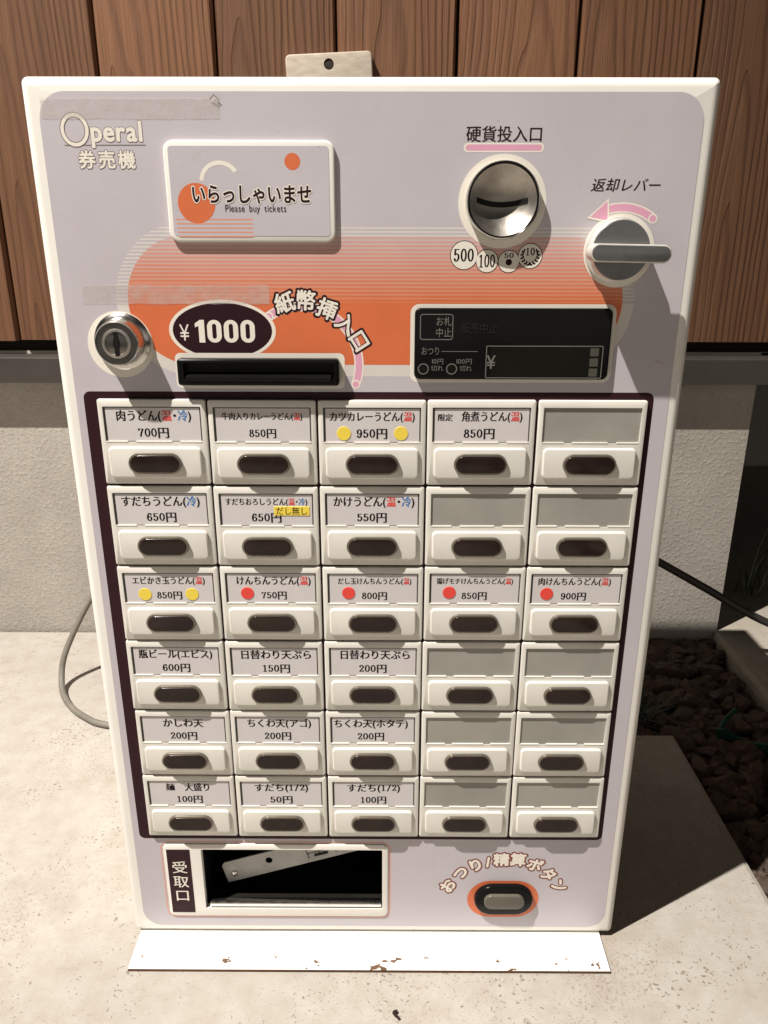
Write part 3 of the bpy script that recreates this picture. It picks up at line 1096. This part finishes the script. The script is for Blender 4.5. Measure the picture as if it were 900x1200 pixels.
g.build('display_lettering', dp, 0, recalc=False)

# --- button panel and thirty buttons
g = MB()
g.slab(rrect(-.0035, .3062, .4010, .3900, .005, 5), .0005, -.0003, .0001, 'frame_ink', seg=1)
g.build('button_panel', mach, 35)

LAB = [
 [('肉うどん(温・冷)', 53.6, '700', 0), ('牛肉入りカレーうどん(温)', 57.2, '850', 0), ('カツカレーうどん(温)', 60.8, '950', 0), ('角煮うどん(温)', 43.3, '850', 0), None],
 [('すだちうどん(冷)', 58.2, '650', 0), ('すだちおろしうどん(温・冷)', 60.7, '650', 0), ('かけうどん(温・冷)', 60.0, '550', 0), None, None],
 [('エビかき玉うどん(温)', 55.8, '850', 0), ('けんちんうどん(温)', 57.1, '750', 0), ('だし玉けんちんうどん(温)', 56.3, '800', 0), ('揚げモチけんちんうどん(温)', 58.2, '850', 0), ('肉けんちんうどん(温)', 55.6, '900', 0)],
 [('瓶ビール(エビス)', 58.5, '600', 0), ('日替わり天ぷら', 57.1, '150', 0), ('日替わり天ぷら', 56.7, '200', 0), None, None],
 [('かしわ天', 33.4, '200', 0), ('ちくわ天(アゴ)', 52.8, '200', 0), ('ちくわ天(ホタテ)', 60.9, '200', 0), None, None],
 [('大盛り', 22.3, '100', 0), ('すだち(1/2)', 46.0, '50', 0), ('すだち(1/2)', 45.2, '100', 0), None, None],
]
NX = {(0, 3): 7.4, (5, 0): 7.4, (0, 0): .9, (1, 2): 1.2, (2, 1): 2.1, (2, 2): 1.3, (2, 4): -1.4, (3, 1): 1.6, (3, 2): 1.7, (4, 1): 1.2, (4, 2): -1.5}
DOTS = {(0, 2): [(-20.1, -23.9, 'yellow'), (20.5, -23.8, 'yellow')], (2, 0): [(-18.8, -23.2, 'yellow'), (17.2, -23.1, 'yellow')], (2, 1): [(-18.2, -22.3, 'red')],
        (2, 2): [(-18.6, -21.6, 'red')], (2, 3): [(-19.3, -21.3, 'red')], (2, 4): [(-22.0, -22.0, 'red')]}
PX, PZ = .0776, .0635
X00, Z00 = -.195, .496
BF = -.0030     # front of a button body
def body_mesh():
    g = MB()
    win = rrect(0, -.0180, .0692, .0256, .0006, 2)(0)
    # recess walls splay a little; sill at the bottom
    g.slab(rrect(0, -.0311, .0762, .0620, .0016, 4), -.0004, BF, .0009, 'plastic', [(list(reversed(win)), BF + .0026)], seg=2)
    # sill strip with two finger notches under the window
    for a, b in ((-.0344, -.0190), (-.0130, .0125), (.0185, .0344)):
        g.box(a, b, BF - .0002, BF + .0026, -.0309, -.0301, 'plastic')
    for a, b in ((-.0190, -.0130), (.0125, .0185)):
        g.box(a, b, BF + .0004, BF + .0026, -.0309, -.0300, 'notch')
    return g
def pushplate_mesh():
    g = MB()
    g.slab(rrect(0, -.0456, .0664, .0226, .0034, 5), BF + .0003, BF - .0022, .0012, 'plastic', seg=4)
    return g
def lens_mesh():
    g = MB()
    g.slab(rrect(0, -.0458, .0380, .0154, .0077, 9), BF - .0018, BF - .0044, .0006, 'lens_rim', seg=2)
    g.slab(rrect(0, -.0458, .0352, .0126, .0063, 9), BF - .0036, BF - .0050, .0005, 'lens', seg=4)
    return g
M['window_floor'] = grime('window_floor', (.09, .08, .075), .4, .2, 50)
M['lens_rim'] = grime('dark_lens_rim', (.20, .175, .14), .28, .25, 50, 0, .5, .6)
proto = None
def card_mesh(mat):
    g = MB()
    if mat == 'paper':
        g.poly(rrect(0, -.0180, .0692, .0256, .0004, 2)(0), 'window_floor', BF + .0010)
        g.poly(rrect(.0003, -.0181, .0664, .0240, .0004, 2)(0), mat, BF + .0007)
    else:
        g.poly(rrect(0, -.0180, .0692, .0256, .0004, 2)(0), mat, BF + .0010)
    return g
def copy_part(src, parent):
    c_ = src.copy(); C.objects.link(c_); c_.parent = parent; return c_
COLS = {'温': 'text_red', '冷': 'text_blue'}
jr = random.Random(11)
for r_ in range(6):
    for c_ in range(5):
        loc = (X00 + PX * (c_ + .5) + jr.uniform(-.0003, .0003), jr.uniform(-.0003, .0001), Z00 - PZ * r_ + jr.uniform(-.0002, .0002))
        L = LAB[r_][c_]
        if proto is None:
            b = body_mesh().build('selection_button', mach, 40)
            pp = pushplate_mesh().build('push_plate', b, 40)
            ln = lens_mesh().build('button_lens', b, 40)
            cd = card_mesh('paper').build('label_card', b, 0)
            bl = card_mesh('blank').build('label_card', None, 0)
            C.objects.unlink(bl)
            proto = (b, pp, ln, cd, bl)
        else:
            b = copy_part(proto[0], mach)
            copy_part(proto[1], b); copy_part(proto[2], b)
            copy_part(proto[3] if L else proto[4], b)
        b.location = loc
        b.rotation_euler = (0, jr.uniform(-.003, .003), 0)
        b['group'] = 'menu selection buttons'
        if not L:
            continue
        g = MB()
        yt = BF + .00064
        s, wd, pr, _ = L
        nx = NX.get((r_, c_), 0) * mm
        line(g, s, nx, -.0117, wd * mm, yt, 'mincho', 'text_black', serif=True, colours=COLS, maxh=.0086)
        pcx = {(0, 3): -.0011, (2, 1): .0023, (2, 2): .0013, (2, 4): -.0013, (3, 1): .0014, (4, 2): -.0014}.get((r_, c_), 0)
        line(g, pr + '円', pcx, -.0240, (.0225 if len(pr) == 3 else .0195) * (.88 if r_ == 2 or s[0] == '牛' else 1), yt, 'mincho', 'text_black', height=.0088 if not (r_ == 2 or s[0] == '牛') else .0078, serif=True)
        if (r_, c_) == (0, 3):
            line(g, '限定', -.0257, -.0124, .0108, yt, 'mincho', 'text_black')
        if (r_, c_) == (5, 0):
            line(g, '麺', -.0156, -.0117, .0078, yt, 'mincho', 'text_black')
        g.build('label_lettering', b, 0, recalc=False)
        for dx, dz, m_ in DOTS.get((r_, c_), []):
            g = MB()
            g.slab(ell(dx * mm, dz * mm, .0050, .0050, 28), yt + .00003, yt - .00025, .0001, m_, seg=1)
            d_ = g.build('dot_sticker', b, 0)
            d_['label'] = m_ + ' round dot sticker on the label'
        if (r_, c_) == (1, 1):
            g = MB()
            g.slab(rrect(.0186, -.0188, .0262, .0070, .0003, 2), yt + .00003, yt - .00025, .0001, 'yellow', seg=1)
            line(g, 'だし無し', .0186, -.0188, .0236, yt - .00028, 'medium', 'text_black', height=.0066)
            g.build('note_sticker', b, 0, recalc=False)
bpy.data.objects.remove(proto[4])

# --- ticket tray
g = MB()
frame_out = rrect(-.0865, .0655, .1965, .0805, .0055, 4)
hole = rrect(-.0725, .0672, .1585, .0660, .0012, 3)(0)
g.slab(frame_out, 0.0, -.0014, .0006, 'paint', [(list(reversed(hole)), .004)], seg=2)
# cavity: side, top, back and a sloped floor
x0, x1, z0, z1 = -.1518, .0068, .0342, .1002
yb = .085
cav = {'tl': (x0, z1), 'tr': (x1, z1), 'br': (x1, z0), 'bl': (x0, z0)}
g.poly([(x0, .003, z0), (x0, .003, z1), (x0, yb, z1 + .02), (x0, yb, z0)], 'dark')
g.poly([(x1, .003, z0), (x1, .003, z1), (x1, yb, z1 + .02), (x1, yb, z0)], 'dark')
g.poly([(x0, .003, z1), (x1, .003, z1), (x1, yb, z1 + .02), (x0, yb, z1 + .02)], 'dark')
g.poly([(x0, .003, z0), (x1, .003, z0), (x1, yb, z0), (x0, yb, z0)], 'dark')
g.poly([(x0, yb, z0), (x1, yb, z0), (x1, yb, z1 + .02), (x0, yb, z1 + .02)], 'dark')
tray = g.build('ticket_tray', mach, 35)
g = MB(); g.poly(rrect(-.1718, .0648, .0205, .0706, .0004, 2)(0), 'frame_ink', -.0016)
for ch, z in (('受', .0808), ('取', .0648), ('口', .0492)):
    line(g, ch, -.1716, z, .0142, -.0018, 'medium', 'cream')
g.build('tray_label', tray, 0, recalc=False)
g = MB()
prof = [(.001, .0343), (-.0012, .0362), (-.0008, .0392), (.0025, .0402), (.006, .0392)]
v0 = [g.bm.verts.new((x0 + .004, a, b)) for a, b in prof]; v1 = [g.bm.verts.new((x1 - .001, a, b)) for a, b in prof]
for i in range(len(prof) - 1): g.face([v0[i], v1[i], v1[i + 1], v0[i + 1]], 'chrome')
g.build('tray_lip', tray, 60)
# metal bar inside the tray
g = MB()
a = radians(17.5)
def rot2(p, o=(-.1351, .0424)): return (o[0] + p[0] * cos(a) - p[1] * sin(a), o[1] + p[0] * sin(a) + p[1] * cos(a))
yq = .020
bar = [rot2(p) for p in ((0, 0), (.138, 0), (.138, .0225), (.004, .0225), (.001, .0195))]
hol = [rot2((.0445 + .0032 * cos(t), .0132 + .0032 * sin(t))) for t in [2 * pi * i / 16 for i in range(16)]]
fo = g.loop(bar, yq); fh = g.loop(list(reversed(hol)), yq)
bo = g.loop(bar, yq + .0015)
g.ring(fo, bo, 'bracket_metal'); g.fill([fo, fh], 'bracket_metal')
br = g.build('tray_bracket', tray, 0)
g = MB()
p = rot2((.0092, .0085)); g.lathe(p[0], p[1], [(.0028, yq), (.0027, yq - .0008), (.0018, yq - .0013)], 'chrome', n=16)
g.build('bracket_screw', tray, 40)
g = MB()
for (u0, v0_, u1, v1_) in ((.080, .004, .0806, .021), (.091, .006, .0916, .021), (.106, .004, .1066, .021), (.080, .0150, .106, .0156), (.080, .0095, .106, .0101), (.086, .005, .099, .0080), (.094, .0105, .099, .0140)):
    g.poly([rot2(q) for q in ((u0, v0_), (u1, v0_), (u1, v1_), (u0, v1_))], 'dark', yq - .0003)
g.build('bracket_markings', tray, 0, recalc=False)

# --- change button
g = MB()
g.slab(rrect(.1150, .0468, .0520, .0320, .0160, 10), 0, -.0048, .0016, 'black', seg=3)
cb = g.build('change_button', mach, 40)
g = MB()
g.slab(rrect(.1150, .0482, .0355, .0150, .0070, 8), -.0046, -.0078, .0010, 'greybtn', seg=3)
g.build('push_cap', cb, 40)

# ================================================================== SMALL THINGS AROUND
# grey power cable on the left
g = MB()
path = [(-.150, .47, .36), (-.250, .475, .318), (-.352, .478, .200), (-.410, .465, .125), (-.448, .435, .050), (-.450, .410, .012), (-.430, .375, .0042), (-.395, .340, .0042), (-.350, .318, .0042), (-.250, .312, .0042), (-.17, .36, .0045)]
tube(g, catmull(path, 10), .0042, 'cable_grey', 12)
tag(g.build('power_cable', None, 60), 'grey power cable looping onto the concrete beside the machine', 'cable')
# black cable on the right
g = MB()
path = [(.20, .50, .262), (.33, .505, .203), (.412, .505, .158), (.475, .497, .124), (.583, .50, .063), (.70, .52, .020), (.9, .56, .009)]
tube(g, catmull(path, 10), .0058, 'cable_black', 12)
tag(g.build('power_cable', None, 60), 'straight black cable slanting past the concrete wall to the paving', 'cable')

# green edging strip in the gravel
g = MB()
path = catmull([(.4446, .3217), (.4703, .3037), (.4950, .2827), (.52, .262)], 8)
for i in range(len(path) - 1):
    (xa, ya), (xb, yb_) = path[i], path[i + 1]
    za, zb_ = -.001 + .003 * sin(i * .5), -.001 + .003 * sin((i + 1) * .5)
    for off in (0, .003):
        pass
    q = [(xa, ya, -.05), (xb, yb_, -.05), (xb, yb_, zb_), (xa, ya, za), (xa, ya + .004, za), (xb, yb_ + .004, zb_), (xb, yb_ + .004, -.05), (xa, ya + .004, -.05)]
    V = [g.bm.verts.new(p) for p in q]
    g.face([V[0], V[1], V[2], V[3]], 'green'); g.face([V[3], V[2], V[5], V[4]], 'green'); g.face([V[4], V[5], V[6], V[7]], 'green')
tube(g, catmull([(.447, .322, -.016), (.455, .331, .004), (.476, .345, .014)], 5), .005, 'green', 8, .6)
tag(g.build('garden_edging', None, 40), 'dark green plastic edging strip half buried in the brown gravel', 'garden edging')

# grass tufts
def tuft(loc, n, h, spread, seed, label):
    g = MB(); q = random.Random(seed)
    for i in range(n):
        a = q.uniform(0, 2 * pi); L_ = h * q.uniform(.5, 1.1); lean = spread * q.uniform(.3, 1.2)
        w_ = q.uniform(.0010, .0020); bx, by = q.gauss(0, .012), q.gauss(0, .012)
        px, py = -sin(a) * w_, cos(a) * w_
        prev = None
        for j in range(6):
            t = j / 5
            c3 = Vector((bx + cos(a) * lean * t ** 1.4, by + sin(a) * lean * t ** 1.4, L_ * (t - .45 * t ** 2.5)))
            s_ = 1 - t * .92
            cur = (g.bm.verts.new(c3 + Vector((px * s_, py * s_, 0))), g.bm.verts.new(c3 - Vector((px * s_, py * s_, 0))))
            if prev: g.face([prev[0], cur[0], cur[1], prev[1]], 'grass')
            prev = cur
    return tag(g.build('grass_tuft', None, 0, loc=loc), label, 'grass')
tuft((.350, .365, -.030), 110, .075, .060, 5, 'dark grass tuft growing at the edge of the slab by the machine')
tuft((.660, .72, 0), 12, .26, .12, 6, 'tall dark grass tuft in the shade beyond the end of the wall')

# dry leaf scrap on the concrete in front
g = MB()
path = catmull([(.0195, -.0742, .0020), (.0172, -.0755, .0028), (.0168, -.0768, .0030), (.0190, -.0785, .0026), (.0212, -.0802, .0018)], 6)
tube(g, path, .0015, 'scrap', 8, .7)
tag(g.build('leaf_scrap', None, 60), 'tiny curled black leaf scrap on the concrete before the foot plate', 'leaf')
